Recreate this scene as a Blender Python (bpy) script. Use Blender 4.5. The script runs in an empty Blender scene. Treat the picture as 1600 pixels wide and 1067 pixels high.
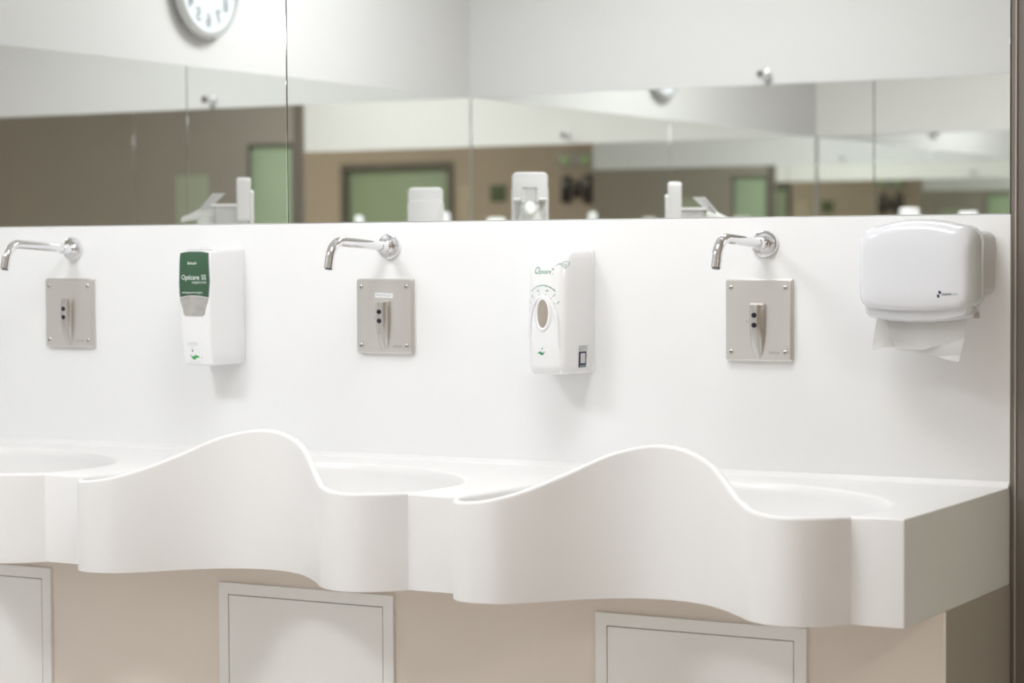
import bpy, bmesh, math, random
from mathutils import Vector, Matrix
from mathutils.bvhtree import BVHTree
random.seed(3)
PI = math.pi
SC = bpy.context.scene
COL = SC.collection

# ---------------------------------------------------------------- camera, light, exposure
def camera():
    yaw, pitch, roll = 0.5093, 0.0382, -0.0052
    f = Vector((-math.sin(yaw)*math.cos(pitch), math.cos(yaw)*math.cos(pitch), -math.sin(pitch)))
    r = Vector((math.cos(yaw), math.sin(yaw), 0)); u = r.cross(f)
    c, s = math.cos(roll), math.sin(roll)
    R, U = c*r + s*u, -s*r + c*u
    cd = bpy.data.cameras.new('camera'); co = bpy.data.objects.new('camera', cd); COL.objects.link(co)
    m = Matrix((R, U, -f)).transposed().to_4x4(); m.translation = Vector((1.89, -4.3487, 1.3501))
    co.matrix_world = m
    cd.sensor_width = 36; cd.lens = 3599.75/1600*36
    cd.clip_start = .05; cd.clip_end = 60
    cd.dof.use_dof = True; cd.dof.focus_distance = 4.72; cd.dof.aperture_fstop = 3.4
    SC.camera = co
camera()
wd = bpy.data.worlds.new('world'); SC.world = wd; wd.use_nodes = True
wd.node_tree.nodes['Background'].inputs[0].default_value = (.8, .8, .8, 1)
wd.node_tree.nodes['Background'].inputs[1].default_value = .0
SC.view_settings.view_transform = 'Standard'; SC.view_settings.look = 'None'
SC.view_settings.gamma = 1; SC.view_settings.use_curve_mapping = False
SC.view_settings.exposure = 0.43
SC.cycles.max_bounces = 20; SC.cycles.diffuse_bounces = 6; SC.cycles.glossy_bounces = 14
SC.cycles.transmission_bounces = 8; SC.cycles.sample_clamp_indirect = 6
SC.cycles.use_denoising = True
LAMPS = [  # x, y, size x, size y, strength
    (-1.72, -2.35, .9, .62, 22.5), (-.05, -1.15, .9, .62, 12), (3.6, -3.2, 1.2, .62, 14)]  # last one is unseen, added to brighten the corridor

# ---------------------------------------------------------------- measured layout (metres)
L, R, D = -2.852, .565, 3.7986          # left wall, right end of the sink wall, room depth
ZB, ZT = 1.4215, 1.9863                 # mirror band
CEIL = 3.0
ZD = .8925                              # sink deck height

# ---------------------------------------------------------------- materials
def mat(name, col, rough=.5, metal=0., spec=.5, noise=0, nscale=30, bump=0, bscale=80, emit=None, estr=0, coat=0, trans=0, alpha=1, stretch=None):
    m = bpy.data.materials.new(name); m.use_nodes = True
    nt = m.node_tree; b = nt.nodes['Principled BSDF']
    b.inputs['Base Color'].default_value = (*col, 1)
    b.inputs['Roughness'].default_value = rough; b.inputs['Metallic'].default_value = metal
    b.inputs['Specular IOR Level'].default_value = spec
    b.inputs['Coat Weight'].default_value = coat; b.inputs['Coat Roughness'].default_value = .08
    b.inputs['Transmission Weight'].default_value = trans
    if emit:
        b.inputs['Emission Color'].default_value = (*emit, 1); b.inputs['Emission Strength'].default_value = estr
    tc = nt.nodes.new('ShaderNodeTexCoord')
    src = tc.outputs['Object']
    if stretch:
        mp = nt.nodes.new('ShaderNodeMapping'); mp.inputs['Scale'].default_value = stretch
        nt.links.new(src, mp.inputs[0]); src = mp.outputs[0]
    if noise:
        n = nt.nodes.new('ShaderNodeTexNoise'); n.inputs['Scale'].default_value = nscale; n.inputs['Detail'].default_value = 5
        mx = nt.nodes.new('ShaderNodeMix'); mx.data_type = 'RGBA'
        mx.inputs[6].default_value = (*[max(0, c*(1-noise)) for c in col], 1)
        mx.inputs[7].default_value = (*[min(1, c*(1+noise)) for c in col], 1)
        nt.links.new(src, n.inputs['Vector']); nt.links.new(n.outputs['Fac'], mx.inputs[0])
        nt.links.new(mx.outputs[2], b.inputs['Base Color'])
    if bump:
        n2 = nt.nodes.new('ShaderNodeTexNoise'); n2.inputs['Scale'].default_value = bscale
        bp = nt.nodes.new('ShaderNodeBump'); bp.inputs['Strength'].default_value = bump; bp.inputs['Distance'].default_value = .002
        nt.links.new(src, n2.inputs['Vector']); nt.links.new(n2.outputs['Fac'], bp.inputs['Height'])
        nt.links.new(bp.outputs[0], b.inputs['Normal'])
    return m
M = dict(
    solid=mat('white_solid_surface', (.79, .78, .772), .32, noise=.006, nscale=6),
    splash=mat('white_backsplash', (.87, .87, .87), .30, noise=.005, nscale=5),
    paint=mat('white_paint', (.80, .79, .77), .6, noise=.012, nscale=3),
    paint_dim=mat('white_paint_dimmed', (.60, .595, .59), .6, noise=.012, nscale=3),  # same white paint, darkened so left and back walls look less lit
    ceil=mat('ceiling_paint', (.84, .83, .81), .7, noise=.01, nscale=3),
    dark=mat('dark_taupe_wall', (.33, .30, .265), .5, noise=.05, nscale=2.5, bump=.08),
    dtrim=mat('dark_trim', (.19, .17, .15), .4, noise=.05),
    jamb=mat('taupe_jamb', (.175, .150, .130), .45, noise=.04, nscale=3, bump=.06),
    ltrim=mat('pale_trim', (.42, .38, .33), .4, noise=.05),
    brown=mat('brown_wall', (.54, .455, .37), .55, noise=.04, nscale=2),
    green=mat('green_door', (.38, .48, .33), .45, noise=.04, nscale=2),
    floor=mat('vinyl_floor', (.72, .68, .64), .35, noise=.06, nscale=14),
    beige=mat('beige_laminate', (.79, .715, .64), .5, noise=.03, nscale=2.2),
    shadedend=mat('shaded_taupe', (.40, .355, .31), .5, noise=.04, nscale=3),  # taupe darkened to carry the shade on the cabinet's right side
    hatch=mat('pale_grey_hatch', (.84, .83, .81), .38, noise=.015, nscale=2),
    gap=mat('shadow_gap', (.10, .095, .12), .6, noise=.05),
    mirror=mat('mirror_glass', (.925, .938, .917), .0, 1.0, noise=.004, nscale=2),
    mback=mat('mirror_edge', (.05, .055, .05), .4, noise=.1),
    chrome=mat('chrome', (.86, .86, .88), .07, 1.0, noise=.01),
    dchrome=mat('chrome_inside', (.08, .08, .09), .3, .6, noise=.05),
    steel=mat('brushed_steel', (.70, .675, .64), .36, .8, noise=.09, nscale=9, bump=.12, bscale=90, stretch=(1, 1, .18)),
    steel2=mat('polished_steel', (.62, .60, .57), .24, .9, noise=.05, nscale=18),
    engr=mat('engraved_grey', (.26, .25, .24), .5, noise=.05),
    lens=mat('sensor_lens', (.010, .008, .022), .12, noise=.1),
    plastic=mat('white_plastic', (.885, .885, .89), .16, coat=.3, noise=.004),
    plastic2=mat('white_plastic_cool', (.76, .77, .80), .14, coat=.4, noise=.004),
    pgrey=mat('grey_plastic', (.45, .44, .42), .35, noise=.02),
    pgrey2=mat('pale_grey_plastic', (.62, .62, .61), .35, noise=.02),
    label=mat('green_label', (.044, .112, .060), .35, noise=.18, nscale=16),
    labedge=mat('label_edge', (.12, .16, .16), .35, noise=.05),
    ink=mat('white_ink', (.86, .90, .86), .5, noise=.01),
    gink=mat('green_ink', (.07, .30, .15), .5, noise=.05),
    gink2=mat('bright_green_ink', (.08, .42, .12), .5, noise=.05),
    lgink=mat('pale_green_ink', (.36, .50, .43), .5, noise=.05),
    dink=mat('dark_ink', (.10, .11, .12), .5, noise=.05),
    link=mat('grey_ink', (.42, .44, .46), .5, noise=.05),
    pink=mat('purple_ink', (.035, .025, .085), .5, noise=.05),
    window=mat('clear_window', (.42, .41, .38), .12, noise=.30, nscale=55, coat=.6),
    gel=mat('gel_window', (.36, .32, .26), .10, noise=.22, nscale=30, coat=.7),
    paper=mat('paper_towel', (.88, .87, .855), .9, noise=.015, nscale=60, bump=.15, bscale=300),
    sticker=mat('white_sticker', (.85, .85, .86), .5, noise=.01),
    face=mat('clock_face', (.66, .70, .73), .35, noise=.01),
    rim=mat('clock_rim', (.62, .63, .63), .25, .55, noise=.02),
    num=mat('clock_numeral', (.30, .32, .34), .5, noise=.05),
    panel=mat('dark_control_panel', (.05, .045, .045), .35, noise=.1),
    sign=mat('dark_olive_sign', (.13, .17, .09), .5, noise=.05),
    lamp=mat('indicator_green', (.42, .62, .26), .4, emit=(.5, 1, .25), estr=.06),
    rubber=mat('black_rubber', (.012, .014, .012), .4, noise=.1),
    notice=mat('grey_notice', (.40, .44, .34), .5, noise=.04),
    sheet=mat('beige_notice', (.62, .54, .43), .5, noise=.03),
    bottle=mat('bottle_white', (.83, .85, .82), .3, noise=.01),
    fixture=mat('fixture_white', (.8, .8, .8), .4, noise=.01),
)

# ---------------------------------------------------------------- helpers
def link(name, me, m, parent=None, smooth=0):
    o = bpy.data.objects.new(name, me); COL.objects.link(o)
    if m is not None and not me.materials: me.materials.append(m)
    if smooth:
        for p in me.polygons: p.use_smooth = True
        me.set_sharp_from_angle(angle=math.radians(smooth))
    if parent is not None: o.parent = parent
    return o
def fin(name, bm, m, parent=None, smooth=0, recalc=True):
    if recalc: bmesh.ops.recalc_face_normals(bm, faces=bm.faces)
    me = bpy.data.meshes.new(name); bm.to_mesh(me); bm.free()
    return link(name, me, m, parent, smooth)
def add_box(bm, x0, x1, y0, y1, z0, z1):
    v = [bm.verts.new((x, y, z)) for x in (x0, x1) for y in (y0, y1) for z in (z0, z1)]
    for q in ((0, 1, 3, 2), (4, 6, 7, 5), (0, 4, 5, 1), (2, 3, 7, 6), (0, 2, 6, 4), (1, 5, 7, 3)):
        bm.faces.new([v[i] for i in q])
def box(name, a, m, parent=None, bev=0, seg=2):
    bm = bmesh.new(); add_box(bm, *a)
    if bev: bmesh.ops.bevel(bm, geom=bm.edges[:], offset=bev, segments=seg, affect='EDGES', profile=.5)
    return fin(name, bm, m, parent, 40 if bev else 0)
def loft(bm, loops, cap0=True, cap1=True, closed=True):
    vs = [[bm.verts.new(p) for p in lp] for lp in loops]
    n = len(vs[0])
    for a, b in zip(vs, vs[1:]):
        for i in range(n if closed else n-1):
            j = (i+1) % n
            bm.faces.new((a[i], a[j], b[j], b[i]))
    if cap0: bm.faces.new(vs[0][::-1])
    if cap1: bm.faces.new(vs[-1])
    return vs
def lathe_y(bm, prof, n=40, cx=0, cz=0, caps=True):
    # prof = list of (radius, y); axis along y
    lp = [[(cx+r*math.cos(2*PI*k/n), y, cz+r*math.sin(2*PI*k/n)) for k in range(n)] for r, y in prof]
    loft(bm, lp, caps, caps)
def lathe_z(bm, prof, n=32, cx=0, cy=0):
    lp = [[(cx+r*math.cos(2*PI*k/n), cy+r*math.sin(2*PI*k/n), z) for k in range(n)] for r, z in prof]
    loft(bm, lp)
def tube(bm, pts, r, n=20, cap=True):
    pts = [Vector(p) for p in pts]; rs = r if isinstance(r, list) else [r]*len(pts)
    loops = []; up = Vector((1, 0, 0))
    for i, p in enumerate(pts):
        t = (pts[min(i+1, len(pts)-1)]-pts[max(i-1, 0)]).normalized()
        a = up - t*up.dot(t)
        if a.length < 1e-4: a = Vector((0, 0, 1)) - t*t.z
        a.normalize(); b = t.cross(a); up = a
        loops.append([p+rs[i]*(a*math.cos(2*PI*k/n)+b*math.sin(2*PI*k/n)) for k in range(n)])
    loft(bm, loops, cap, cap)
def crom(P, n):
    P = [Vector(p) for p in P]; Q = [2*P[0]-P[1]]+P+[2*P[-1]-P[-2]]; out = []
    for i in range(1, len(Q)-2):
        a, b, c, d = Q[i-1:i+3]
        for k in range(n):
            t = k/n
            out.append(.5*((2*b)+(c-a)*t+(2*a-5*b+4*c-d)*t*t+(3*b-a-3*c+d)*t**3))
    out.append(P[-1]); return out
def interp(xs, ys, x):
    if x <= xs[0]: return ys[0]
    for i in range(len(xs)-1):
        if x <= xs[i+1]:
            t = (x-xs[i])/(xs[i+1]-xs[i]); return ys[i]+(ys[i+1]-ys[i])*t
    return ys[-1]
def tag(o, label, cat, group=None):
    o['label'] = label; o['category'] = cat
    if group: o['group'] = group
    return o
def thing(name, label, cat, loc=(0, 0, 0), rz=0, group=None):
    o = bpy.data.objects.new(name, None); COL.objects.link(o); o.empty_display_size = .05
    o.location = loc; o.rotation_euler = (0, 0, rz)
    return tag(o, label, cat, group)
def struct(o):
    o['kind'] = 'structure'; return o
def copy_tree(root, loc, rz=None):
    r = root.copy(); COL.objects.link(r); r.location = loc
    if rz is not None: r.rotation_euler = (0, 0, rz)
    for ch in root.children:
        c = ch.copy(); COL.objects.link(c); c.parent = r
        for g in ch.children:
            d = g.copy(); COL.objects.link(d); d.parent = c
    return r
def bvh(objs):
    vs, fs = [], []
    for o in objs:
        k = len(vs); vs += [v.co.copy() for v in o.data.vertices]
        fs += [[k+i for i in p.vertices] for p in o.data.polygons]
    return BVHTree.FromPolygons(vs, fs)
def press(bm, tree, off, axis='y'):
    # lay a flat mesh built in the x-z plane onto the front (-y side) of the surface it is printed on
    for v in bm.verts:
        if axis == 'y':
            h = tree.ray_cast(Vector((v.co.x, -1, v.co.z)), Vector((0, 1, 0)))[0]
            if h: v.co.y = h.y-off+v.co.y
        else:
            h = tree.ray_cast(Vector((1, v.co.x, v.co.z)), Vector((-1, 0, 0)))[0]
            y = v.co.x
            if h: v.co = (h.x+off-v.co.y, y, v.co.z)
def text_bm(body, size, x, z, align='CENTER', bold=0, shear=0, sx=1, rot=0):
    cu = bpy.data.curves.new('t', 'FONT'); cu.body = body; cu.size = size; cu.align_x = align; cu.align_y = 'CENTER'
    cu.offset = bold; cu.shear = shear; cu.resolution_u = 3
    o = bpy.data.objects.new('t', cu); COL.objects.link(o)
    bpy.context.view_layer.update()
    me = bpy.data.meshes.new_from_object(o.evaluated_get(bpy.context.evaluated_depsgraph_get()))
    bpy.data.objects.remove(o); bpy.data.curves.remove(cu)
    bm = bmesh.new(); bm.from_mesh(me); bpy.data.meshes.remove(me)
    c, s = math.cos(rot), math.sin(rot)
    for v in bm.verts:
        X, Z = v.co.x*sx, v.co.y
        v.co = (x+X*c-Z*s, 0, z+X*s+Z*c)
    return bm
def text(name, parent, m, tree, off, *a, axis='y', **k):
    bm = text_bm(*a, **k)
    bmesh.ops.subdivide_edges(bm, edges=[e for e in bm.edges if e.calc_length() > .006], cuts=1)
    if tree: press(bm, tree, off, axis)
    else:
        for v in bm.verts: v.co.y = -off
    return fin(name, bm, m, parent, recalc=False)
def flat_poly(pts, grid=0):
    bm = bmesh.new()
    f = bm.faces.new([bm.verts.new((p[0], 0, p[1])) for p in pts])
    if grid:
        xs = [p[0] for p in pts]; zs = [p[1] for p in pts]
        for i in range(1, grid):
            bmesh.ops.bisect_plane(bm, geom=bm.verts[:]+bm.edges[:]+bm.faces[:], plane_co=(min(xs)+(max(xs)-min(xs))*i/grid, 0, 0), plane_no=(1, 0, 0))
            bmesh.ops.bisect_plane(bm, geom=bm.verts[:]+bm.edges[:]+bm.faces[:], plane_co=(0, 0, min(zs)+(max(zs)-min(zs))*i/grid), plane_no=(0, 0, 1))
    return bm
def decal(name, parent, m, tree, off, pts, grid=6, thick=0, axis='y'):
    bm = flat_poly(pts, grid)
    press(bm, tree, off, axis)
    if thick:
        bmesh.ops.recalc_face_normals(bm, faces=bm.faces)
        r = bmesh.ops.extrude_face_region(bm, geom=bm.faces[:])
        vec = Vector((0, thick, 0)) if axis == 'y' else Vector((-thick, 0, 0))
        bmesh.ops.translate(bm, verts=[v for v in r['geom'] if isinstance(v, bmesh.types.BMVert)], vec=vec)
    return fin(name, bm, m, parent, 30)
def ribbon(pts, w):
    # flat stroke along a polyline in x-z, returned as a list of quads in one bmesh
    bm = bmesh.new(); n = len(pts); vs = []
    for i, p in enumerate(pts):
        a, b = pts[max(i-1, 0)], pts[min(i+1, n-1)]
        dx, dz = b[0]-a[0], b[1]-a[1]; l = math.hypot(dx, dz) or 1
        nx, nz = -dz/l*w/2, dx/l*w/2
        vs.append((bm.verts.new((p[0]+nx, 0, p[1]+nz)), bm.verts.new((p[0]-nx, 0, p[1]-nz))))
    for a, b in zip(vs, vs[1:]): bm.faces.new((a[0], a[1], b[1], b[0]))
    return bm
def merge(bms):
    out = bmesh.new()
    for b in bms:
        me = bpy.data.meshes.new('tmp'); b.to_mesh(me); b.free(); out.from_mesh(me); bpy.data.meshes.remove(me)
    return out
def disc(x, z, rx, rz=None, n=14, rot=0):
    rz = rz or rx
    c, s = math.cos(rot), math.sin(rot)
    return flat_poly([(x+rx*math.cos(2*PI*k/n)*c-rz*math.sin(2*PI*k/n)*s, z+rx*math.cos(2*PI*k/n)*s+rz*math.sin(2*PI*k/n)*c) for k in range(n)])

# ---------------------------------------------------------------- room shell
XE, YE = 5.2, -5.1
struct(box('floor', (L-.2, XE+.2, YE-.2, .2, -.1, 0), M['floor']))
struct(box('ceiling', (L-.2, XE+.2, YE-.2, .2, CEIL, CEIL+.1), M['ceil']))
struct(box('wall_left', (L-.15, L, YE, .15, 0, CEIL), M['paint_dim']))
# front wall: one backing slab, flush paint band above the mirrors
bm = bmesh.new(); add_box(bm, L, R-.002, .02, .15, 0, CEIL); add_box(bm, L, R-.002, .006, .02, ZT+.001, CEIL)
struct(fin('wall_front', bm, M['paint']))
# dark wall flush beside the sinks, with a door opening x .66..1.0
DX0, DX1, DZ = .645, 1.0, 2.05
bm = bmesh.new()
add_box(bm, DX1, XE, .004, .15, 0, CEIL); add_box(bm, DX0, DX1, .004, .15, DZ, CEIL)
struct(fin('wall_entrance', bm, M['dark']))
struct(box('trim_1', (R-.002, R+.0065, .003, .15, 0, CEIL), M['dtrim']))
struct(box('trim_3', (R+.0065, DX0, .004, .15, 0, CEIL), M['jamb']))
struct(box('trim_2', (R+.0065, R+.0095, .000, .012, 0, CEIL), M['ltrim']))
d = struct(box('door_1', (DX0+.012, DX1-.012, .03, .07, .01, DZ-.012), M['green'], bev=.002))
bm = bmesh.new(); add_box(bm, DX0, DX0+.012, .0, .1, 0, DZ); add_box(bm, DX1-.012, DX1, .0, .1, 0, DZ); add_box(bm, DX0+.012, DX1-.012, .0, .1, DZ-.012, DZ)
fin('door_frame', bm, M['dtrim'], d)
# opposite wall and the corridor
struct(box('wall_back', (L, .489, YE, -D, 0, CEIL), M['paint_dim']))
GX0, GX1, GZ = 2.5, 3.65, 2.14
bm = bmesh.new()
add_box(bm, .489, GX0, YE-.15, YE, 0, CEIL); add_box(bm, GX1, XE, YE-.15, YE, 0, CEIL); add_box(bm, GX0, GX1, YE-.15, YE, GZ, CEIL)
struct(fin('wall_corridor', bm, M['brown']))
struct(box('wall_right', (XE, XE+.15, YE, .15, 0, CEIL), M['brown']))
d = struct(box('door_2', (GX0+.05, GX1-.05, YE-.10, YE-.05, .01, GZ-.05), M['green'], bev=.003))
bm = bmesh.new(); add_box(bm, GX0, GX0+.05, YE-.12, YE+.02, 0, GZ); add_box(bm, GX1-.05, GX1, YE-.12, YE+.02, 0, GZ); add_box(bm, GX0+.05, GX1-.05, YE-.12, YE+.02, GZ-.05, GZ)
fin('door_frame', bm, M['dtrim'], d)
bm = bmesh.new(); tube(bm, [(GX0+.12, YE-.05, 1.05), (GX0+.12, YE-.0, 1.05), (GX0+.24, YE-.0, 1.05)], .01, 12)
fin('door_handle', bm, M['chrome'], d, 40)

# ---------------------------------------------------------------- mirrors
def mirror(a, label, axis):
    x0, x1, y0, y1 = a
    o = box('wall_mirror', (x0, x1, y0, y1, ZB, ZT), M['mirror'], bev=.0008, seg=1)
    e = .0012
    # painted back of the pane: a dark sheet behind the silvering
    bm = bmesh.new()
    if axis == 'y+': add_box(bm, x0-e, x1+e, y1, y1+.006, ZB, ZT)
    elif axis == 'x': add_box(bm, x0-.004, x0, y0-e, y1+e, ZB, ZT)
    else: add_box(bm, x0-e, x1+e, y0-.004, y0, ZB, ZT)
    fin('mirror_backing', bm, M['mback'], o)
    return tag(o, label, 'mirror')
SEAM = -1.1235
mirror((L, SEAM-.0011, .001, .006), 'left long wall mirror above the sinks, reflecting the round clock', 'y+')
mirror((SEAM+.0011, R-.0035, .001, .006), 'right long wall mirror above the sinks, ending at the dark wall edge', 'y+')
mirror((L+.004, L+.009, -1.8925, -.02), 'mirror panel on the left side wall, the one nearer the sink wall', 'x')
mirror((L+.004, L+.009, -D+.012, -1.8965), 'mirror panel on the left side wall below the clock, nearer the far corner', 'x')
mirror((L+.012, -1.1145, -D+.004, -D+.009), 'far wall mirror panel reflected between room corner and pale seam', 'y-')
mirror((-1.1115, .485, -D+.004, -D+.009), 'far wall mirror panel at the right end of the reflection', 'y-')

# ---------------------------------------------------------------- backsplash
o = box('backsplash', (L, R-.002, 0, .012, ZD+.0005, ZB-.001), M['splash'], bev=.0015)
tag(o, 'smooth white backsplash sheet between the mirrors and the sink counter', 'backsplash')
o2 = box('top_ledge', (L, R-.012, .006, .019, ZB-.004, ZB), M['splash'], o)

# ---------------------------------------------------------------- moulded sink counter
S = .9; ZU = .705; XR = .5629
FC = [(-.318, -.604), (-.314, -.628), (-.303, -.652), (-.284, -.673), (-.262, -.684), (-.235, -.6865), (-.19, -.674), (-.14, -.628), (-.09, -.565), (-.04, -.52),
      (.02, -.492), (.085, -.488), (.15, -.511), (.205, -.553), (.255, -.602), (.295, -.646), (.335, -.669), (.37, -.674), (.405, -.664), (.44, -.636), (.466, -.60)]
TX = [-.400, -.318, -.28, -.245, -.21, -.17, -.13, -.09, -.045, -.01, .02, .05, .08, .116, .165, .2, .24, .28, .325, .375, .425, .466]
TZ = [.8925, .8910, .8905, .8930, .8975, .9075, .9250, .9480, .9735, .9850, .9910, .9930, .9905, .9820, .9620, .9385, .9150, .9030, .8970, .8945, .8940, .8925]
tzp = crom([(a, b, 0) for a, b in zip(TX, TZ)], 8)
TXs, TZs = [p.x for p in tzp], [p.y for p in tzp]
ztop = lambda x: interp(TXs, TZs, x)
def sink_unit(bm, ox):
    flat = [Vector((-.400+(.082)*k/6, -.6, 0)) for k in range(6)]
    curve = crom([(a, b, 0) for a, b in FC], 5)
    nf, nc = len(flat), len(curve)
    flat2 = [Vector((.466+.034*k/3, -.6, 0)) for k in range(1, 4)]
    right = [Vector((.500, -.6+.6*k/10, 0)) for k in range(1, 11)]
    back = [Vector((.500-.9*k/30, 0, 0)) for k in range(1, 31)]
    left = [Vector((-.400, -.6*k/10, 0)) for k in range(1, 10)]
    outer = flat+curve+flat2+right+back+left
    N = len(outer)
    # inner basin outline
    lft = crom([(-.285, -.375, 0), (-.293, -.45, 0), (-.303, -.53, 0), (-.305, -.60, 0)], 6)
    inn = [lft[min(len(lft)-1, int(round(6+12*k/6)))] for k in range(6)]
    cur = []
    for i, p in enumerate(curve):
        t = curve[min(i+1, nc-1)]-curve[max(i-1, 0)]
        n = Vector((-t.y, t.x, 0)).normalized()        # to the inside (+y side)
        q = p+n*.0135
        if i == 0: q = Vector((-.3045, -.606, 0))
        if i == nc-1: q = Vector((.457, -.586, 0))
        cur.append(q)
    rgt = crom([(.457, -.586, 0), (.468, -.50, 0), (.466, -.42, 0), (.445, -.35, 0)], 4)
    rgt = [rgt[min(len(rgt)-1, int(round(1+11*k/12)))] for k in range(13)]
    bk = crom([(.445, -.35, 0), (.393, -.272, 0), (.31, -.198, 0), (.22, -.145, 0), (.11, -.118, 0), (0, -.118, 0), (-.10, -.145, 0), (-.19, -.205, 0), (-.25, -.28, 0), (-.285, -.375, 0)], 6)
    bkr = [bk[min(len(bk)-1, int(round((len(bk)-1)*k/31)))] for k in range(1, 31)]
    lf2 = [bk[-1].lerp(lft[6], k/10) for k in range(1, 10)]
    lf2 = [Vector((-.285, -.375, 0)).lerp(lft[6], k/10) for k in range(1, 10)]
    inner = inn+cur+rgt+bkr+lf2
    assert len(inner) == N, (len(inner), N)
    isf = [1]*(nf+nc+3)+[0]*(N-nf-nc-3)
    isg = [0]*nf+[1]*nc+[0]*(N-nf-nc)
    def nrm(i):
        if i < nf: return Vector((0, 1, 0))
        if i < nf+nc:
            k = i-nf; t = curve[min(k+1, nc-1)]-curve[max(k-1, 0)]
            return Vector((-t.y, t.x, 0)).normalized()
        if i < nf+nc+3: return Vector((0, 1, 0))
        return Vector((0, 0, 0))
    def zt(i):
        if isf[i]: return ztop(outer[i].x)
        if i < nf+nc+10: return ZD      # right side
        return ZD
    C = Vector((.08, -.36, 0))
    def loop(f): return [bm.verts.new(f(i)+Vector((ox, 0, 0))) for i in range(N)]
    ctr = lambda p, s: C+(p-C)*s
    up = lambda z: Vector((0, 0, z))
    zi = lambda i: zt(i) if isg[i] else ZD
    loops = [
        loop(lambda i: outer[i]+up(ZU)),
        loop(lambda i: outer[i]+nrm(i)*0+up(zt(i)-.007*isf[i])),
        loop(lambda i: outer[i]+nrm(i)*.0007+up(zt(i)-.0032*isf[i])),
        loop(lambda i: outer[i]+nrm(i)*.003+up(zt(i)-.0007*isf[i])),
        loop(lambda i: outer[i]+nrm(i)*.0062+up(zt(i))),
        loop(lambda i: inner[i]-nrm(i)*.0035*isg[i]+(inner[i]-C).normalized()*.012*(1-isg[i])+up(zi(i))),
        loop(lambda i: inner[i]-nrm(i)*.001*isg[i]+(inner[i]-C).normalized()*.004*(1-isg[i])+up(zi(i)-.002)),
        loop(lambda i: inner[i]+up(zi(i)-.006)),
        loop(lambda i: ctr(inner[i], .992)+up(.862 if isg[i] else .872)),
        loop(lambda i: ctr(inner[i], .97)+up(.82)),
        loop(lambda i: ctr(inner[i], .90)+up(.785)),
        loop(lambda i: ctr(inner[i], .72)+up(.765)),
        loop(lambda i: ctr(inner[i], .40)+up(.752)),
        loop(lambda i: ctr(inner[i], .10)+up(.746)),
    ]
    for li, (a, b) in enumerate(zip(loops, loops[1:])):
        for i in range(N):
            j = (i+1) % N
            if li == 0 and not (isf[i] and isf[j]) : continue
            if li in (1, 2, 3) and not (isf[i] and isf[j]):
                # sides and back are flat deck there: only join where front meets side
                continue
            bm.faces.new((a[i], a[j], b[j], b[i]))
    # sides/back deck between outer edge loop 4 and inner loop done by li == 4
    bm.faces.new(loops[-1])
    bm.faces.new([v for v in loops[0]][::-1])
bm = bmesh.new()
for k in range(3): sink_unit(bm, -S*k)
# plain stretch up to the left wall
x1 = -.400-2*S
bm2 = bmesh.new(); add_box(bm2, L, x1, -.6, 0, ZU, ZD)
bmesh.ops.bevel(bm2, geom=[e for e in bm2.edges if all(abs(v.co.y+.6) < 1e-4 and abs(v.co.z-ZD) < 1e-4 for v in e.verts)], offset=.005, segments=3, affect='EDGES', profile=.5)
bm3 = bmesh.new(); add_box(bm3, .500, XR, -.6, 0, ZU, ZD)
bmesh.ops.bevel(bm3, geom=[e for e in bm3.edges if (all(abs(v.co.y+.6) < 1e-4 and abs(v.co.z-ZD) < 1e-4 for v in e.verts)) or all(abs(v.co.x-XR) < 1e-4 and (abs(v.co.z-ZD) < 1e-4 or abs(v.co.y+.6) < 1e-4) for v in e.verts)], offset=.003, segments=3, affect='EDGES', profile=.5)
bm = merge([bm, bm2, bm3])
bmesh.ops.remove_doubles(bm, verts=bm.verts, dist=.00005)
counter = fin('sink_counter', bm, M['solid'], None, 38)
tag(counter, 'long white moulded scrub sink counter with three wavy raised splash fronts', 'sink')
bm = bmesh.new()
cv = [(0, ZD-.001), (-.012, ZD), (-.0085, ZD+.0015), (-.004, ZD+.005), (-.0012, ZD+.010), (0, ZD+.011)]
loft(bm, [[(x, y, z) for y, z in cv] for x in (L, XR-.001)], closed=True)
fin('back_cove', bm, M['solid'], counter, 60)
for k in range(3):
    bm = bmesh.new(); lathe_z(bm, [(.001, .751), (.02, .7515), (.03, .7515), (.033, .7495), (.034, .745)], 28, .08-S*k, -.36)
    fin('drain', bm, M['steel2'], counter, 40)

# ---------------------------------------------------------------- cabinet below with hatches
YC = -.385
cab = box('plinth_cabinet', (L, .563, YC, -.002, .02, ZU), M['beige'], bev=.002)
tag(cab, 'beige laminate plinth cabinet carrying the white sink counter', 'cabinet')
ep = box('shaded_end_panel', (.563, .5642, YC+.0005, -.002, .02, ZU-.001), M['shadedend'], cab); ep['label'] = 'taupe end panel, coloured darker for the shaded side'  # thin sheet whose dark colour puts shade on this side
box('corner_edging', (.559, .5644, YC-.0012, YC+.0012, .02, ZU-.002), M['beige'], cab)
HL = ['pale grey access hatch under the left sink, cut by the left picture edge',
      'pale grey access hatch under the middle sink', 'pale grey access hatch under the right sink']
hatch = thing('access_hatch', HL[2], 'hatch', (.081, YC-.0005, 0), 0, 'access hatches below the sinks')
w, z0, z1 = .2185, .06, .6545; fw = .024
bm = bmesh.new()
for a in ((-w, w, z1-fw, z1), (-w, w, z0, z0+fw), (-w, -w+fw, z0+fw, z1-fw), (w-fw, w, z0+fw, z1-fw)):
    add_box(bm, a[0], a[1], -.007, 0, a[2], a[3])
bmesh.ops.remove_doubles(bm, verts=bm.verts, dist=1e-5)
fin('hatch_frame', bm, M['hatch'], hatch)
box('shadow_gap', (-w+fw, w-fw, -.002, 0, z0+fw, z1-fw), M['gap'], hatch)
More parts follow.
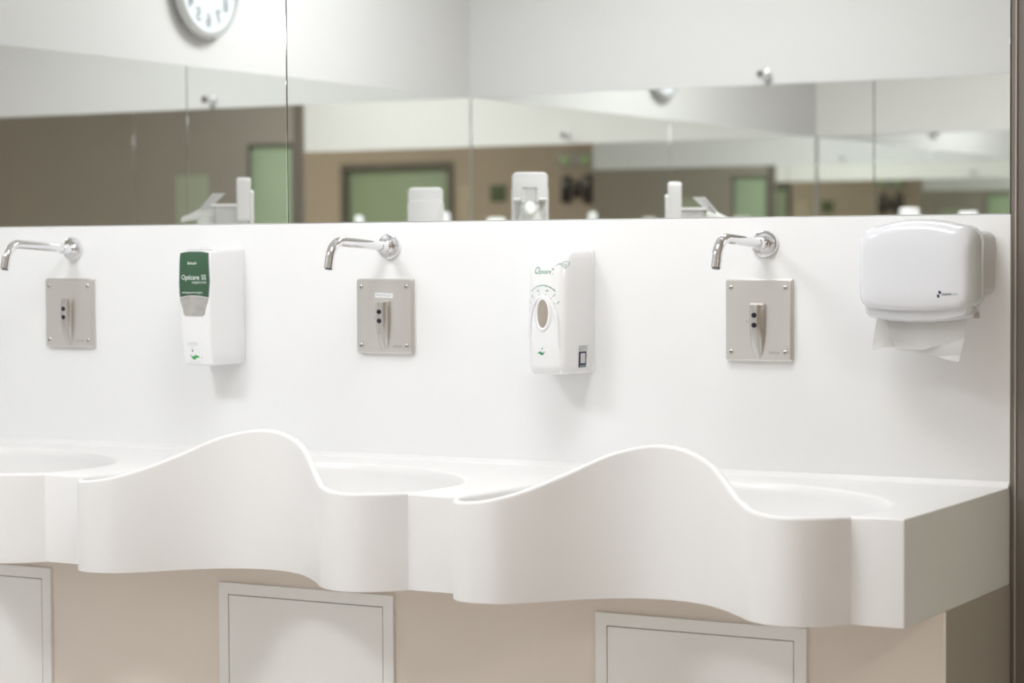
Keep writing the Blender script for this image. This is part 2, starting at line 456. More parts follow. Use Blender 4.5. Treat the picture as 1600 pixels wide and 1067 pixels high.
box('hatch_door', (-w+fw+.0016, w-fw-.0016, -.0068, 0, z0+fw+.0016, z1-fw-.0016), M['hatch'], hatch, bev=.0008, seg=1)
for k in (1, 2):
    c = copy_tree(hatch, (.081-S*k, YC-.0005, 0)); c['label'] = HL[2-k]

# ---------------------------------------------------------------- taps
TL = ['chrome wall spout above the left sensor plate, its tip at the picture edge',
      'chrome wall spout above the sensor plate with the white sticker', 'chrome wall spout above the right sensor plate, near the towel dispenser']
tap = thing('wall_spout', TL[2], 'tap', (.0534, 0, 1.367), 0, 'curved chrome spouts')
bm = bmesh.new(); lathe_y(bm, [(.0275, 0), (.0282, -.002), (.0282, -.0055), (.0272, -.0078), (.025, -.0088), (.013, -.0092)], 56)
fin('flange', bm, M['chrome'], tap, 35)
bm = bmesh.new(); lathe_y(bm, [(.0135, -.008), (.0135, -.0115), (.0122, -.013), (.0122, -.042), (.0116, -.0435), (.009, -.044)], 40)
fin('collar', bm, M['chrome'], tap, 35)
pts = [(0, -.03, .001), (0, -.08, .0035), (0, -.13, .0065), (0, -.19, .0095)]
cy, cz, rr = -.197, -.0335, .0435
a0, a1 = math.radians(87), math.radians(195)
arc = [(0, cy+rr*math.cos(a0+(a1-a0)*k/16), cz+rr*math.sin(a0+(a1-a0)*k/16)) for k in range(17)]
last = Vector(arc[-1]); dirv = (Vector(arc[-1])-Vector(arc[-2])).normalized()
dirv = Vector((0, -.30, -.954))
arc = [(0, cy-rr*math.sin(t), cz+rr*math.cos(t)) for t in [math.radians(-3)+math.radians(81)*k/16 for k in range(17)]]
last = Vector(arc[-1]); t_ = (Vector(arc[-1])-Vector(arc[-2])).normalized()
spts = pts+arc+[last+t_*.012, last+t_*.024]
bm = bmesh.new(); tube(bm, spts, .0105, 26); fin('spout', bm, M['chrome'], tap, 50)
e = Vector(spts[-1])
bm = bmesh.new(); tube(bm, [e-t_*.002, e+t_*.0012], .0078, 20); fin('aerator', bm, M['dchrome'], tap, 40)
for k in (1, 2):
    c = copy_tree(tap, (.0534-.902*k, 0, 1.367)); c['label'] = TL[2-k]

# ---------------------------------------------------------------- sensor plates
PL = ['square steel sensor plate at left, under the spout cut by the picture edge',
      'square steel sensor plate with a white printed sticker', 'square steel sensor plate at right, beside the towel dispenser']
plate = thing('sensor_plate', PL[2], 'sensor', (.0425, 0, 1.2118), 0, 'steel sensor plates under the spouts')
pw, ph = .0715, .0815
def sqloop(w_, h_, y, r=.003, n=4):
    out = []
    for cx_, cz_, a in ((w_-r, h_-r, 0), (-w_+r, h_-r, 90), (-w_+r, -h_+r, 180), (w_-r, -h_+r, 270)):
        for k in range(n+1):
            t = math.radians(a+90*k/n); out.append((cx_+r*math.cos(t), y, cz_+r*math.sin(t)))
    return out
bm = bmesh.new(); loft(bm, [sqloop(pw+.0018, ph+.0018, 0), sqloop(pw+.0018, ph+.0018, -.0065), sqloop(pw+.0006, ph+.0006, -.0072), sqloop(pw, ph, -.0078), sqloop(pw, ph, -.0122), sqloop(pw-.0014, ph-.0014, -.0135)])
pl = fin('face_plate', bm, M['steel'], plate, 30)
# sensor nose: half round, flat sloping top, tapering to the bottom
prof = [(.0350, .0152, .0060), (.0315, .0160, .0168), (.015, .0161, .0178), (-.005, .0160, .0182), (-.025, .0155, .0165), (-.042, .0143, .0125), (-.056, .0122, .0085), (-.067, .0094, .0050), (-.074, .0062, .0025), (-.0782, .0020, .0008)]
loops = []
for z, hw, dp in prof:
    loops.append([(hw*math.cos(PI*k/20), -.0133-dp*math.sin(PI*k/20)**.7, z) for k in range(21)])
bm = bmesh.new(); loft(bm, loops)
nose = fin('sensor_nose', bm, M['steel2'], plate, 50)
for z in (.0105, -.0095):
    bm = bmesh.new(); lathe_y(bm, [(.0054, -.024), (.0054, -.0322), (.0046, -.0328), (.002, -.0330)], 24, -.0012, z)
    fin('sensor_lens', bm, M['lens'], plate, 40)
for sx in (-1, 1):
    for sz in (-1, 1):
        bm = bmesh.new(); lathe_y(bm, [(.0052, -.012), (.0052, -.0148), (.0042, -.0156), (.0018, -.0158)], 20, sx*.0595, sz*.0655)
        s = fin('screw', bm, M['steel2'], plate, 40)
        bm = bmesh.new(); lathe_y(bm, [(.0017, -.0152), (.0017, -.0160)], 6, sx*.0595, sz*.0655); fin('socket', bm, M['dchrome'], s)
text('maker_mark', plate, M['engr'], None, .0139, 'DOCOL', .0066, .036, -.0665)
bm = disc(-.0235, -.003, .0028); 
for v in bm.verts: v.co.y = -.0138
fin('press_dot', bm, M['engr'], plate)
bm = disc(-.0235, -.003, .0023)
for v in bm.verts: v.co.y = -.01395
fin('press_dot', bm, M['steel'], plate)
plates = [plate]
for k in (1, 2):
    c = copy_tree(plate, (.0425-S*k, 0, 1.2118)); c['label'] = PL[2-k]; plates.append(c)
bm = bmesh.new(); add_box(bm, -.0235, .0235, -.0148, -.0135, -.0052, .0052)
st = fin('sticker', bm, M['sticker'], plates[1]); st.location = (.0015, 0, .0465); st.rotation_euler = (0, math.radians(2.2), 0)
st['label'] = 'white printed sticker'
text('sticker_print', st, M['link'], None, .0152, 'MANUTENÇÃO', .0062, -.001, 0, sx=.92)

# ---------------------------------------------------------------- foam dispenser with green label
def plan(hwb, hwf, dep, r, n=6, bow=0):
    """open outline in x-y from back left round the front to back right"""
    pts = [(-hwb, 0)]
    c1 = (-hwf+r, -dep+r)
    # straight sides with rounded front corners
    for k in range(n+1):
        t = math.radians(180+90*k/n); pts.append((c1[0]+r*math.cos(t), c1[1]+r*math.sin(t)))
    m = 8
    for k in range(1, m):
        u = -1+2*k/m; pts.append(((hwf-r)*u, -dep-bow*(1-u*u)))
    for k in range(n+1):
        t = math.radians(270+90*k/n); pts.append((hwf-r+r*math.cos(t), -dep+r+r*math.sin(t)))
    pts.append((hwb, 0)); return pts
disp = thing('soap_dispenser', 'white wall soap dispenser with a dark green front label', 'dispenser', (-1.3025, 0, 1.23), 0)
secs = [(-.1315, .046, .036, .098, .008), (-.128, .050, .040, .106, .010), (-.10, .0535, .0420, .111, .008), (-.03, .0555, .0435, .1155, .007), (.05, .0560, .0445, .1165, .006), (.105, .0558, .0445, .1155, .006), (.1235, .0552, .0440, .1145, .006), (.1290, .0540, .0425, .1115, .006), (.1320, .0510, .0390, .1010, .006)]
bm = bmesh.new(); loft(bm, [[(x, y, z+(.006*(1+y/.1) if z > .1 else 0)) for x, y in plan(a, b, c, r, bow=.002)] for z, a, b, c, r in secs])
body = fin('housing', bm, M['plastic'], disp, 45)
box('back_plate', (-.0575, .0575, -.006, 0, -.130, .132), M['plastic'], disp, bev=.003)
T1 = bvh([body])
def lab(zt_, zb_, arch, wt, wm, wb):
    pts = []
    for k in range(13):
        u = -1+2*k/12; pts.append((wt*u, zt_-arch*u*u))
    for k in range(1, 11):
        t = k/11; pts.append((wt+(wm-wt)*math.sin(PI*t*.5) if t < .6 else wm+(wb-wm)*((t-.6)/.4)**1.3, zt_-arch+(zb_-zt_+arch)*t))
    for k in range(13):
        u = 1-2*k/12; pts.append((wb*u, zb_+.004*(1-u*u)))
    for k in range(10, 0, -1):
        t = k/11; pts.append((-(wt+(wm-wt)*math.sin(PI*t*.5) if t < .6 else wm+(wb-wm)*((t-.6)/.4)**1.3), zt_-arch+(zb_-zt_+arch)*t))
    return pts
edge = lab(.1290, .0240, .0042, .0400, .0432, .0405)
decal('label_surround', disp, M['labedge'], T1, .0012, edge, 8, .002)
gl = decal('front_label', disp, M['label'], T1, .0018, [(x*.94, .0765+(z-.0765)*.978) for x, z in edge], 8, .002)
gl['label'] = 'dark green front label'
win = []
for k in range(13):
    u = -1+2*k/12; win.append((.0402*u, .0265+.005*(1-u*u)-.004))
for k in range(1, 7):
    t = k/6; win.append((.0402-.0095*t-.001*t*t, .0225-.031*t))
for k in range(9):
    t = math.radians(0-90*k/8); win.append((0.0212+.0088*math.cos(t), -.0100+.0085*math.sin(t)))
for k in range(9):
    t = math.radians(270-90*k/8); win.append((-.0212+.0088*math.cos(t), -.0100+.0085*math.sin(t)))
for k in range(5, 0, -1):
    t = k/6; win.append((-(.0402-.0095*t-.001*t*t), .0225-.031*t))
w_ = decal('level_window', disp, M['window'], T1, .0015, win, 8, .002); w_['label'] = 'clear grey level window'
decal('window_lip', disp, M['pgrey2'], T1, .0021, [(x, z) for x, z in [(.038*(-1+2*k/12), .0235+.005*(1-(-1+2*k/12)**2)) for k in range(13)]]+[(.038*(1-2*k/12), .0213+.005*(1-(1-2*k/12)**2)) for k in range(13)], 4, .001)
text('label_print', gl, M['ink'], T1, .0022, 'Beltesh', .0088, -.003, .1015, bold=.0001)
text('label_print', gl, M['ink'], T1, .0022, 'Opticare', .0158, -.0085, .0690, bold=.00012, sx=.90)
text('label_print', gl, M['ink'], T1, .0022, 'SS', .0158, .0290, .0690, sx=.90)
text('label_print', gl, M['ink'], T1, .0022, 'surgical scrub', .0072, .0165, .0580)
text('label_print', gl, M['ink'], T1, .0022, 'antissepsia pré-cirúrgica', .0070, -.0035, .0350, sx=.86)
# hand and drop emblem near the bottom
def hand_pts(s, x, z):
    P = [(-1.0, .42), (-.80, .05), (-.55, -.30), (-.15, -.48), (.12, -.42), (.45, -.10), (.80, -.08), (1.02, -.05), (1.0, .25), (.72, .22), (.45, .42), (.15, .42), (-.05, .20), (-.38, .20), (-.62, .08), (-.86, .50)]
    return [(x+a*s, z+b*s) for a, b in P]
def drop_pts(s, x, z):
    return [(x, z+1.5*s)]+[(x+s*.62*math.sin(t), z+s*.62*math.cos(t)) for t in [math.radians(60+240*k/12) for k in range(13)]]
decal('hand_emblem', disp, M['gink2'], T1, .0006, hand_pts(.0125, -.004, -.113), 3)
decal('drop_emblem', disp, M['dink'], T1, .0006, drop_pts(.0032, -.0085, -.0990), 1)
rays = []
for a in (-65, -25, 0, 25, 65):
    t = math.radians(a); rays.append(ribbon([(-.0085+.0055*math.sin(t), -.0965+.0055*math.cos(t)), (-.0085+.0075*math.sin(t), -.0965+.0075*math.cos(t))], .0010))
bm = merge(rays); press(bm, T1, .0006); fin('spray_emblem', bm, M['lgink'], disp)
text('small_print', disp, M['lgink'], T1, .0006, 'AUTOMÁTICO', .0042, -.008, -.0805)
text('small_print', disp, M['link'], T1, .0006, 'Posicione a mão', .0044, -.008, -.0848)
text('small_print', disp, M['lgink'], T1, .0006, 'abaixo do sensor aqui', .0036, -.004, -.1238)
bm = disc(.0155, -.1135, .0012); press(bm, T1, .0006); fin('status_dot', bm, M['dink'], disp)
# dark notch between the front cover and the top
box('cover_seam', (-.030, .040, -.104, -.100, .128, .1325), M['pgrey'], disp, bev=.0005, seg=1)

# ---------------------------------------------------------------- gel dispenser with oval window
gd = thing('gel_dispenser', 'white rounded wall gel dispenser with a narrow oval window and green print', 'dispenser', (-.395, 0, 1.227), 0)
secs = [(-.1305, .047, .040, .098, .018), (-.127, .052, .045, .106, .022), (-.11, .0545, .0475, .111, .024), (-.03, .0560, .0490, .114, .026), (.05, .0563, .0490, .112, .028), (.09, .0560, .0485, .108, .028), (.108, .0550, .0470, .103, .028), (.120, .0530, .0440, .095, .026), (.1275, .0490, .0390, .083, .024), (.1310, .0420, .0310, .066, .020)]
bm = bmesh.new(); loft(bm, [[(x, y, z+(.004*(1+y/.1) if z > .1 else 0)) for x, y in plan(a, b, c, r, n=8, bow=.003)] for z, a, b, c, r in secs])
gb = fin('housing', bm, M['plastic'], gd, 60)
box('back_plate', (-.0575, .0575, -.005, 0, -.129, .129), M['plastic'], gd, bev=.002)
T2 = bvh([gb])
CX = -.006
def arch_loop(w_, zt_, zb_, n=24):
    pts = [(CX-w_*1.10, zb_)]
    for k in range(n+1):
        t = PI-PI*k/n
        pts.append((CX+w_*math.cos(t), zt_-.075+.075*math.sin(t)**.9 if math.sin(t) > 0 else zt_-.075))
    pts.append((CX+w_*1.10, zb_)); return pts
def strip(outer, inner, y0, y1):
    bm = bmesh.new(); n = len(outer)
    a = [bm.verts.new((x, y0, z)) for x, z in outer]; b = [bm.verts.new((x, y1, z)) for x, z in inner]
    for i in range(n-1): bm.faces.new((a[i], a[i+1], b[i+1], b[i]))
    return bm
# raised arch: a swelling ridge that frames the nozzle cover
lo = [arch_loop(.0405, .037, -.128), arch_loop(.0380, .0345, -.128), arch_loop(.0355, .0320, -.128), arch_loop(.0330, .0295, -.128), arch_loop(.0310, .0275, -.128)]
dep = [-.0008, .0030, .0042, .0030, .0010]
bm = bmesh.new(); rows = []
for lp, dd in zip(lo, dep):
    row = []
    for x, z in lp:
        h = T2.ray_cast(Vector((x, -1, z)), Vector((0, 1, 0)))[0]
        row.append(bm.verts.new((x, (h.y if h else -.1)-dd, z)))
    rows.append(row)
for a, b in zip(rows, rows[1:]):
    for i in range(len(a)-1): bm.faces.new((a[i], a[i+1], b[i+1], b[i]))
fin('arch_ridge', bm, M['plastic'], gd, 60)
# oval window with a white bevelled surround
OC = (CX+.0015, .0)
def oval(rx, rz, n=36, cx=OC[0], cz=-.002): return [(cx+rx*math.cos(2*PI*k/n), cz+rz*math.sin(2*PI*k/n)*(1 if math.sin(2*PI*k/n) > 0 else 1.12)) for k in range(n)]
bm = bmesh.new(); rows = []
for (rx, rz), dd in zip(((.0215, .036), (.0180, .0325), (.0150, .0295), (.0125, .0270)), (-.0006, .0034, .0038, .0012)):
    row = []
    for x, z in oval(rx, rz):
        h = T2.ray_cast(Vector((x, -1, z)), Vector((0, 1, 0)))[0]; row.append(bm.verts.new((x, (h.y if h else -.1)-dd, z)))
    rows.append(row)
for a, b in zip(rows, rows[1:]):
    for i in range(len(a)): bm.faces.new((a[i], a[(i+1) % len(a)], b[(i+1) % len(a)], b[i]))
fin('window_surround', bm, M['plastic'], gd, 60)
w_ = decal('gel_window', gd, M['gel'], T2, .0016, oval(.0128, .0273), 5, .001); w_['label'] = 'brownish clear oval window'
text('brand_print', gd, M['gink'], T2, .0006, 'O', .0215, -.0225, .0865, shear=.3, sx=.78)
text('brand_print', gd, M['gink'], T2, .0006, 'pticare', .0135, -.0015, .0845, shear=.3, sx=.72)
text('brand_print', gd, M['gink'], T2, .0006, '®', .0070, .0165, .0895)
text('brand_print', gd, M['lgink'], T2, .0006, 'rb', .0050, .0150, .0790, shear=.3)
sh = [(.0345, .1045), (.0395, .1062), (.0445, .1045), (.0445, .0985), (.0425, .0945), (.0395, .0915), (.0365, .0945), (.0345, .0985), (.0345, .1045)]
bm = merge([ribbon(sh, .0011), disc(.0382, .1000, .0009), disc(.0410, .1000, .0009), ribbon([(.0375, .0975), (.0395, .0960), (.0415, .0975)], .0010)])
press(bm, T2, .0006); fin('shield_emblem', bm, M['lgink'], gd)
bm = merge([ribbon([(.0205, .0965), (.0335, .0975)], .0018), ribbon([(.0235, .0990), (.0335, .1000)], .0015), ribbon([(.0265, .1012), (.0335, .1022)], .0012)])
press(bm, T2, .0006); fin('shield_lines', bm, M['lgink'], gd)
# arc of text above the hand-washing pictograms
phrase = 'técnica de higienização das mãos'
AC = (CX, .008)
arcs = []
for i, ch in enumerate(phrase):
    if ch == ' ': continue
    t = math.radians(132-84*i/(len(phrase)-1)); rx, rz = .0435, .0485
    arcs.append(text_bm(ch, .0056, AC[0]+rx*math.cos(t), AC[1]+rz*math.sin(t), rot=t-PI/2))
bm = merge(arcs); press(bm, T2, .0006); fin('arc_print', bm, M['gink'], gd, recalc=False)
for i, a in enumerate((162, 137, 105, 74, 45, 18)):
    t = math.radians(a); x, z = AC[0]+.0375*math.cos(t), AC[1]+.0385*math.sin(t)
    ux, uz = math.cos(t), math.sin(t)
    rnd = random.Random(i)
    parts = []
    for k in range(4):
        a2 = t+rnd.uniform(-1.1, 1.1); l = rnd.uniform(.0045, .0065)
        px, pz = x+rnd.uniform(-.0025, .0025), z+rnd.uniform(-.002, .002)
        parts.append(ribbon([(px-math.cos(a2)*l*.5, pz-math.sin(a2)*l*.5), (px+rnd.uniform(-.001, .001), pz), (px+math.cos(a2)*l*.5, pz+math.sin(a2)*l*.5)], .0010))
    parts.append(disc(x-ux*.0085, z-uz*.0085, .0014))
    bm = merge(parts); press(bm, T2, .0006); fin('hand_pictogram', bm, M['lgink'], gd)
decal('hand_emblem', gd, M['gink'], T2, .0006, [(CX-.003-(a-(CX-.003)), b) for a, b in hand_pts(.0085, CX-.003, -.086)], 3)
decal('drop_emblem', gd, M['gink'], T2, .0006, drop_pts(.0024, CX-.001, -.0765), 1)
# dark sticker on the right flank
bm = bmesh.new(); add_box(bm, 0, 0, 0, 0, 0, 0); bm.free()
def flank(name, m, y0, y1, z0, z1, off):
    bm = bmesh.new(); q = []
    for y, z in ((y0, z0), (y1, z0), (y1, z1), (y0, z1)):
        h = T2.ray_cast(Vector((1, y, z)), Vector((-1, 0, 0)))[0]
        q.append(bm.verts.new(((h.x if h else .055)+off, y, z)))
    bm.faces.new(q); return fin(name, bm, m, gd)
fl = flank('side_sticker', M['pink'], -.060, -.030, -.117, -.084, .0008); fl['label'] = 'dark purple side sticker'
flank('sticker_field', M['pgrey2'], -.0545, -.0355, -.1085, -.0875, .0012)
flank('sticker_line', M['lgink'], -.056, -.034, -.1150, -.1130, .0012)
for z in (-.0805, -.0765, -.0725):
    flank('small_print', M['link'], -.060, -.026, z-.0009, z+.0009, .0008)

# ---------------------------------------------------------------- towel dispenser
td = thing('towel_dispenser', 'large white rounded paper towel dispenser at the right end', 'dispenser', (.4215, 0, 1.32), 0)
def tloop(hw, top, bot, y, arch=.022, rt=.034, rb=.026, n=8, barch=.008):
    pts = []
    zt_ = lambda x: top-arch*(x/hw)**2
    zb_ = lambda x: bot+barch*(x/hw)**2
    xr = hw-rt*.55
    for k in range(17):
        x = -hw+rt+(2*hw-2*rt)*k/16; pts.append((x, y, zt_(x)))
    x0 = hw-rt; z0 = zt_(x0); sl = -2*arch*x0/hw**2
    cz_ = z0-rt
    for k in range(1, n+1):
        t = math.radians(90-90*k/n); pts.append((x0+rt*math.cos(t), y, cz_+rt*math.sin(t)))
    xb = hw-rb; cb = zb_(xb)+rb
    for k in range(n+1):
        t = math.radians(0-90*k/n); pts.append((xb+rb*math.cos(t), y, cb+rb*math.sin(t)))
    for k in range(1, 16):
        x = xb-2*xb*k/16; pts.append((x, y, zb_(x)))
    for k in range(n+1):
        t = math.radians(270-90*k/n); pts.append((-xb+rb*math.cos(t), y, cb+rb*math.sin(t)))
    for k in range(0, n):
        t = math.radians(180-90*k/n); pts.append((-x0+rt*math.cos(t), y, cz_+rt*math.sin(t)))
    return pts
bm = bmesh.new()
loft(bm, [tloop(.112, .076, -.060, -.002, arch=.012, rt=.016, rb=.016), tloop(.112, .078, -.062, -.03, arch=.012, rt=.018, rb=.016), tloop(.1115, .079, -.063, -.088, arch=.013, rt=.018, rb=.016)])
fin('back_case', bm, M['pgrey2'], td, 50)
bm = bmesh.new()
loft(bm, [tloop(.1150, .0900, -.082, -.080), tloop(.1165, .0915, -.084, -.084), tloop(.1165, .0915, -.085, -.110), tloop(.1150, .0900, -.085, -.126), tloop(.1125, .0870, -.084, -.139), tloop(.1085, .0825, -.082, -.148), tloop(.1030, .0770, -.0785, -.1535), tloop(.095, .069, -.073, -.1565), tloop(.06, .042, -.048, -.1585), tloop(.02, .014, -.016, -.159, arch=.005, rt=.008, rb=.006, barch=.002)])
tc = fin('front_cover', bm, M['plastic2'], td, 60)
bm = bmesh.new()
loft(bm, [tloop(.104, -.066, -.104, -.070, arch=-.010, rt=.012, rb=.020, barch=.012), tloop(.106, -.066, -.106, -.078, arch=-.010, rt=.012, rb=.020, barch=.012), tloop(.106, -.068, -.106, -.128, arch=-.010, rt=.012, rb=.020, barch=.012), tloop(.100, -.070, -.101, -.138, arch=-.010, rt=.010, rb=.016, barch=.012)])
fin('lower_lip', bm, M['plastic2'], td, 50)
box('lip_catch', (.100, .1085, -.098, -.086, -.098, -.086), M['pgrey'], td, bev=.001, seg=1)
T3 = bvh([tc])
bm = merge([disc(.0535, -.0475, .0026, .0034, rot=.3), disc(.0505, -.0545, .0026, .0034, rot=.3)]); press(bm, T3, .0006); fin('brand_mark', bm, M['pink'], td)
text('brand_print', td, M['dink'], T3, .0006, 'suave', .0080, .0665, -.0505, bold=.0001, rot=.03)
text('brand_print', td, M['lgink'], T3, .0006, 'Line', .0078, .0820, -.0500, rot=.03)
# hanging paper sheets
def sheet(corners, nu, nv, wav, seed, m=M['paper'], fold=None):
    rnd = random.Random(seed); ph_ = [rnd.uniform(0, 6) for _ in range(4)]
    bm = bmesh.new(); g = []
    a, b, c, d = [Vector(p) for p in corners]   # tl tr br bl
    for i in range(nv+1):
        v = i/nv; row = []
        for j in range(nu+1):
            u = j/nu
            p = a.lerp(b, u).lerp(d.lerp(c, u), v)
            p.y += wav*v*(math.sin(u*5+ph_[0])+.6*math.sin(u*9+v*3+ph_[1]))
            p.z += .4*wav*v*v*math.sin(u*7+ph_[2])
            if fold: p.y += fold(u, v)
            row.append(bm.verts.new(p))
        g.append(row)
    for i in range(nv):
        for j in range(nu): bm.faces.new((g[i][j], g[i][j+1], g[i+1][j+1], g[i+1][j]))
    return bm
t1 = thing('paper_towel', 'white paper towel sheet hanging lowest from the towel dispenser', 'towel', (.4215, 0, 1.32), 0)
bm = sheet([(-.075, -.105, -.098), (.092, -.108, -.092), (.080, -.118, -.178), (-.050, -.112, -.160)], 22, 14, .005, 1)
bmesh.ops.solidify(bm, geom=bm.faces[:], thickness=.0008); fin('sheet', bm, M['paper'], t1, 60)
bm = sheet([(-.048, -.1135, -.158), (.078, -.1195, -.176), (.094, -.126, -.135), (.01, -.124, -.158)], 16, 8, .003, 2)
bmesh.ops.solidify(bm, geom=bm.faces[:], thickness=.0008); fin('folded_edge', bm, M['paper'], t1, 60)
t2 = thing('paper_towel', 'white paper towel corner poking out at the left below the towel dispenser', 'towel', (.4215, 0, 1.32), 0)
bm = sheet([(-.096, -.090, -.098), (-.030, -.094, -.100), (-.030, -.098, -.152), (-.105, -.095, -.160)], 14, 10, .004, 5)
bmesh.ops.solidify(bm, geom=bm.faces[:], thickness=.0008); fin('sheet', bm, M['paper'], t2, 60)
for i_, t_o in enumerate((t1, t2)): t_o['group'] = 'paper towels in the dispenser'

# ---------------------------------------------------------------- clock on the left wall (seen in the mirror)
ck = thing('wall_clock', 'round white wall clock with grey numerals, seen mirrored at the top', 'clock', (L, -1.985, 2.255), PI/2)
bm = bmesh.new(); lathe_y(bm, [(.155, 0), (.166, -.006), (.173, -.018), (.174, -.030), (.171, -.038), (.165, -.043), (.158, -.044), (.153, -.042), (.151, -.034)], 72, caps=False)
fin('clock_rim', bm, M['rim'], ck, 50)
bm = bmesh.new(); lathe_y(bm, [(.1508, -.030), (.1508, -.0350), (.02, -.0352)], 64); fin('clock_face', bm, M['face'], ck, 40)
for h in range(1, 13):
    a = math.radians(90-30*h)
    text('numeral', ck, M['num'], None, .0368, str(h), .062, .113*math.cos(a), .113*math.sin(a), bold=.0016)
def hand(a, l, w_, y, nm):
    a = math.radians(90-a); dx, dz = math.cos(a), math.sin(a)
    bm = bmesh.new(); q = [(-.02*dx-w_*dz, -.02*dz+w_*dx), (-.02*dx+w_*dz, -.02*dz-w_*dx), (l*dx+w_*.5*dz, l*dz-w_*.5*dx), (l*dx-w_*.5*dz, l*dz+w_*.5*dx)]
    loft(bm, [[(x, y, z) for x, z in q], [(x, y-.0012, z) for x, z in q]]); fin(nm, bm, M['num'], ck)
hand(305, .07, .004, -.0375, 'hour_hand'); hand(62, .105, .003, -.0395, 'minute_hand')
bm = bmesh.new(); lathe_y(bm, [(.007, -.036), (.007, -.043), (.003, -.044)], 20); fin('hub', bm, M['num'], ck, 40)

# ---------------------------------------------------------------- chrome pegs above the mirrors
def peg(loc, rz, label):
    p = thing('wall_peg', label, 'peg', loc, rz, 'chrome pegs above the mirrors')
    bm = bmesh.new(); lathe_y(bm, [(.020, 0), (.021, -.003), (.020, -.012), (.013, -.014)], 28); fin('base', bm, M['chrome'], p, 40)
    bm = bmesh.new(); lathe_y(bm, [(.013, -.010), (.013, -.040), (.0165, -.044), (.0165, -.066), (.0155, -.068)], 28); fin('barrel', bm, M['chrome'], p, 40)
    bm = bmesh.new(); lathe_y(bm, [(.0078, -.0675), (.0075, -.0692), (.004, -.0694)], 24); fin('end_cap', bm, M['rubber'], p, 40)
    return p
peg((-1.545, -D, 2.022), PI, 'short chrome peg with a black end on the far wall above the mirror seam')
peg((-1.294, .006, 2.036), 0, 'short chrome peg with a black end on the sink wall above the mirror')

# ---------------------------------------------------------------- hand rub dispensers on floor stands (seen in the mirror)
SL = ['white hand rub dispenser on a stand, reflected at left with its nozzle pointing left',
      'white hand rub dispenser on a stand, reflected showing its plain back near the green door',
      'white hand rub dispenser on a stand, reflected facing forward below the green lights',
      'white hand rub dispenser on a stand, reflected at right with its nozzle pointing right']
def stand(loc, rz, label, top):
    p = thing('hand_rub_stand', label, 'dispenser', loc, rz, 'hand rub dispensers on stands')
    bm = bmesh.new(); lathe_z(bm, [(.15, 0), (.15, .008), (.14, .014), (.03, .018)], 36); fin('base', bm, M['pgrey2'], p, 40)
    bm = bmesh.new(); lathe_z(bm, [(.014, .015), (.014, top-.12)], 18); fin('pole', bm, M['steel2'], p, 40)
    # local front is -y
    def slab(hw, y0, y1, z0, z1, r, nm, m):
        bm = bmesh.new(); loops = []
        for y, e in ((y1, .004), (y1-.003, .001), (y1-.006, 0), (y0+.006, 0), (y0+.003, .001), (y0, .004)):
            pts = []
            for cx_, cz_, a in ((hw-r, z1-r, 0), (-hw+r, z1-r, 90), (-hw+r, z0+r, 180), (hw-r, z0+r, 270)):
                for k in range(7):
                    t = math.radians(a+15*k); rr_ = r-e; pts.append((cx_+rr_*math.cos(t), y, cz_+rr_*math.sin(t)))
            loops.append(pts)
        loft(bm, loops); return fin(nm, bm, m, p, 50)
    slab(.052, .000, .012, top-.33, top-.035, .014, 'back_plate', M['plastic'])
    slab(.050, -.036, .004, top-.125, top, .014, 'head', M['plastic'])
    slab(.042, -.100, -.002, top-.30, top-.078, .01, 'bracket', M['pgrey2'])
    slab(.047, -.112, -.003, top-.082, top-.074, .003, 'bracket_lid', M['plastic'])
    # neck and nozzle
    def seg(y, z, hw, h): return [(hw*math.cos(2*PI*k/16), y, z+h*math.sin(2*PI*k/16)) for k in range(16)]
    bm = bmesh.new(); loft(bm, [seg(-.090, top-.100, .028, .024), seg(-.115, top-.098, .026, .022), seg(-.145, top-.104, .020, .014), seg(-.170, top-.112, .014, .009), seg(-.188, top-.117, .010, .008), seg(-.193, top-.119, .005, .004)])
    fin('nozzle', bm, M['bottle'], p, 60)
    bm = bmesh.new(); lathe_z(bm, [(.030, top-.30), (.034, top-.295), (.034, top-.136), (.029, top-.122), (.024, top-.105)], 28, 0, -.118)
    b = fin('bottle', bm, M['bottle'], p, 50)
    bm = bmesh.new(); lathe_z(bm, [(.0346, top-.27), (.0346, top-.138)], 28, 0, -.118); fin('bottle_label', bm, M['gink2'], b, 50)
    bm = bmesh.new(); tube(bm, [(-.02, -.135, top-.088), (-.02, -.100, top-.046), (.02, -.100, top-.046), (.02, -.135, top-.088)], .004, 8)
    fin('lever', bm, M['pgrey2'], p, 40)
    bm = bmesh.new(); q = [(-.020, -.098, top-.044), (.020, -.098, top-.044), (.020, -.068, top-.044), (-.020, -.068, top-.044)]
    q2 = [(-.020, -.132, top-.086), (.020, -.132, top-.086), (.020, -.112, top-.086), (-.020, -.112, top-.086)]
    loft(bm, [q2, q]); fin('lever_pad', bm, M['pgrey2'], p)
    return p
stand((-1.948, -1.0, 0), math.radians(-125.6), SL[0], 1.568)
stand((-1.547, -1.3, 0), math.radians(-31.3), SL[1], 1.540)
stand((-1.206, -1.3, 0), math.radians(151.3), SL[2], 1.575)
stand((-.966, -1.7, 0), math.radians(64.7), SL[3], 1.553)

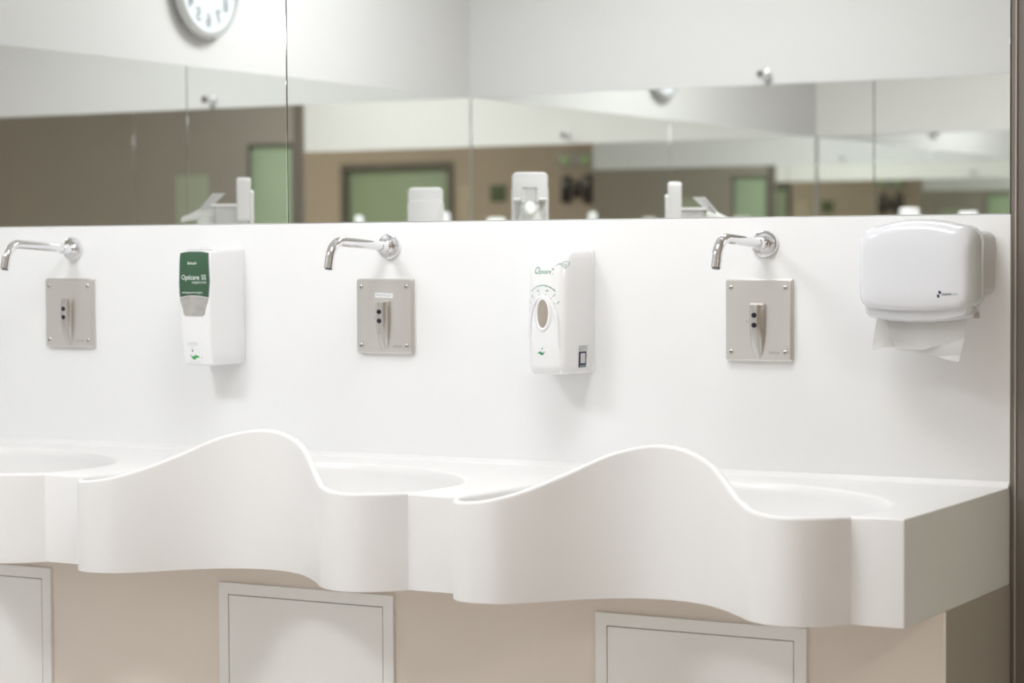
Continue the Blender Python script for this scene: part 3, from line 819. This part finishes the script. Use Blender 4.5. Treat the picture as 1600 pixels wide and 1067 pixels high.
# ---------------------------------------------------------------- corridor fittings (seen in the mirrors)
y = YE
cp = thing('control_panel', 'dark wall control panels with small displays on the brown wall', 'panel', (1.30, y, 1.88), PI)
for x, w_, h_ in ((-.10, .05, .11), (.0, .035, .07), (.10, .05, .12)):
    b = box('module', (x-w_*.8, x+w_*.8, -.04, 0, -h_, h_), M['panel'], cp, bev=.004)
    box('display', (x-w_*.5, x+w_*.5, -.042, -.039, h_*.2, h_*.7), M['engr'], b)
ip = thing('indicator_strip', 'grey wall strip with two round green indicator lights', 'panel', (1.31, y, 2.12), PI)
box('strip_body', (-.17, .17, -.03, 0, -.05, .06), M['pgrey'], ip, bev=.004)
for x in (-.095, .095):
    bm = bmesh.new(); lathe_y(bm, [(.03, -.028), (.03, -.040), (.024, -.046), (.01, -.048)], 24, x, 0); fin('indicator_light', bm, M['lamp'], ip, 40)
sg = thing('door_sign', 'small green sign on the brown wall', 'sign', (2.06, y, 1.86), PI)
box('sign_board', (-.075, .075, -.012, 0, -.07, .07), M['sign'], sg, bev=.003)
n1 = box('notice_sheet', (2.30, 2.44, y, y+.006, 1.45, 1.93), M['sheet'], bev=.001, seg=1); tag(n1, 'beige notice sheet between the green sign and green door', 'notice')
n2 = box('notice_sheet', (1.30, 1.56, -.004, .004, 1.35, 1.86), M['notice'], bev=.001, seg=1); tag(n2, 'grey green notice sheet on the dark wall beside the narrow green door', 'notice')

# ---------------------------------------------------------------- ceiling lights
LL = ['square ceiling light over the left sink', 'square ceiling light over the right sink', 'added unseen ceiling light brightening the corridor']
for i, (x, y, sx, sy, e) in enumerate(LAMPS):
    t = thing('ceiling_light', LL[i], 'lamp', (x, y, CEIL), 0, 'square ceiling lights')
    bm = bmesh.new(); a, b = sx/2, sy/2
    for q in ((-a-.02, a+.02, -b-.02, -b), (-a-.02, a+.02, b, b+.02), (-a-.02, -a, -b, b), (a, a+.02, -b, b)): add_box(bm, *q, -.03, 0)
    fin('frame', bm, M['fixture'], t)
    m = mat('diffuser_%d' % i, (.9, .9, .9), .5, emit=((.945, .972, 1), (.945, .972, 1), (1, .945, .88))[i], estr=e)
    box('diffuser', (-a, a, -b, b, -.02, -.004), m, t)
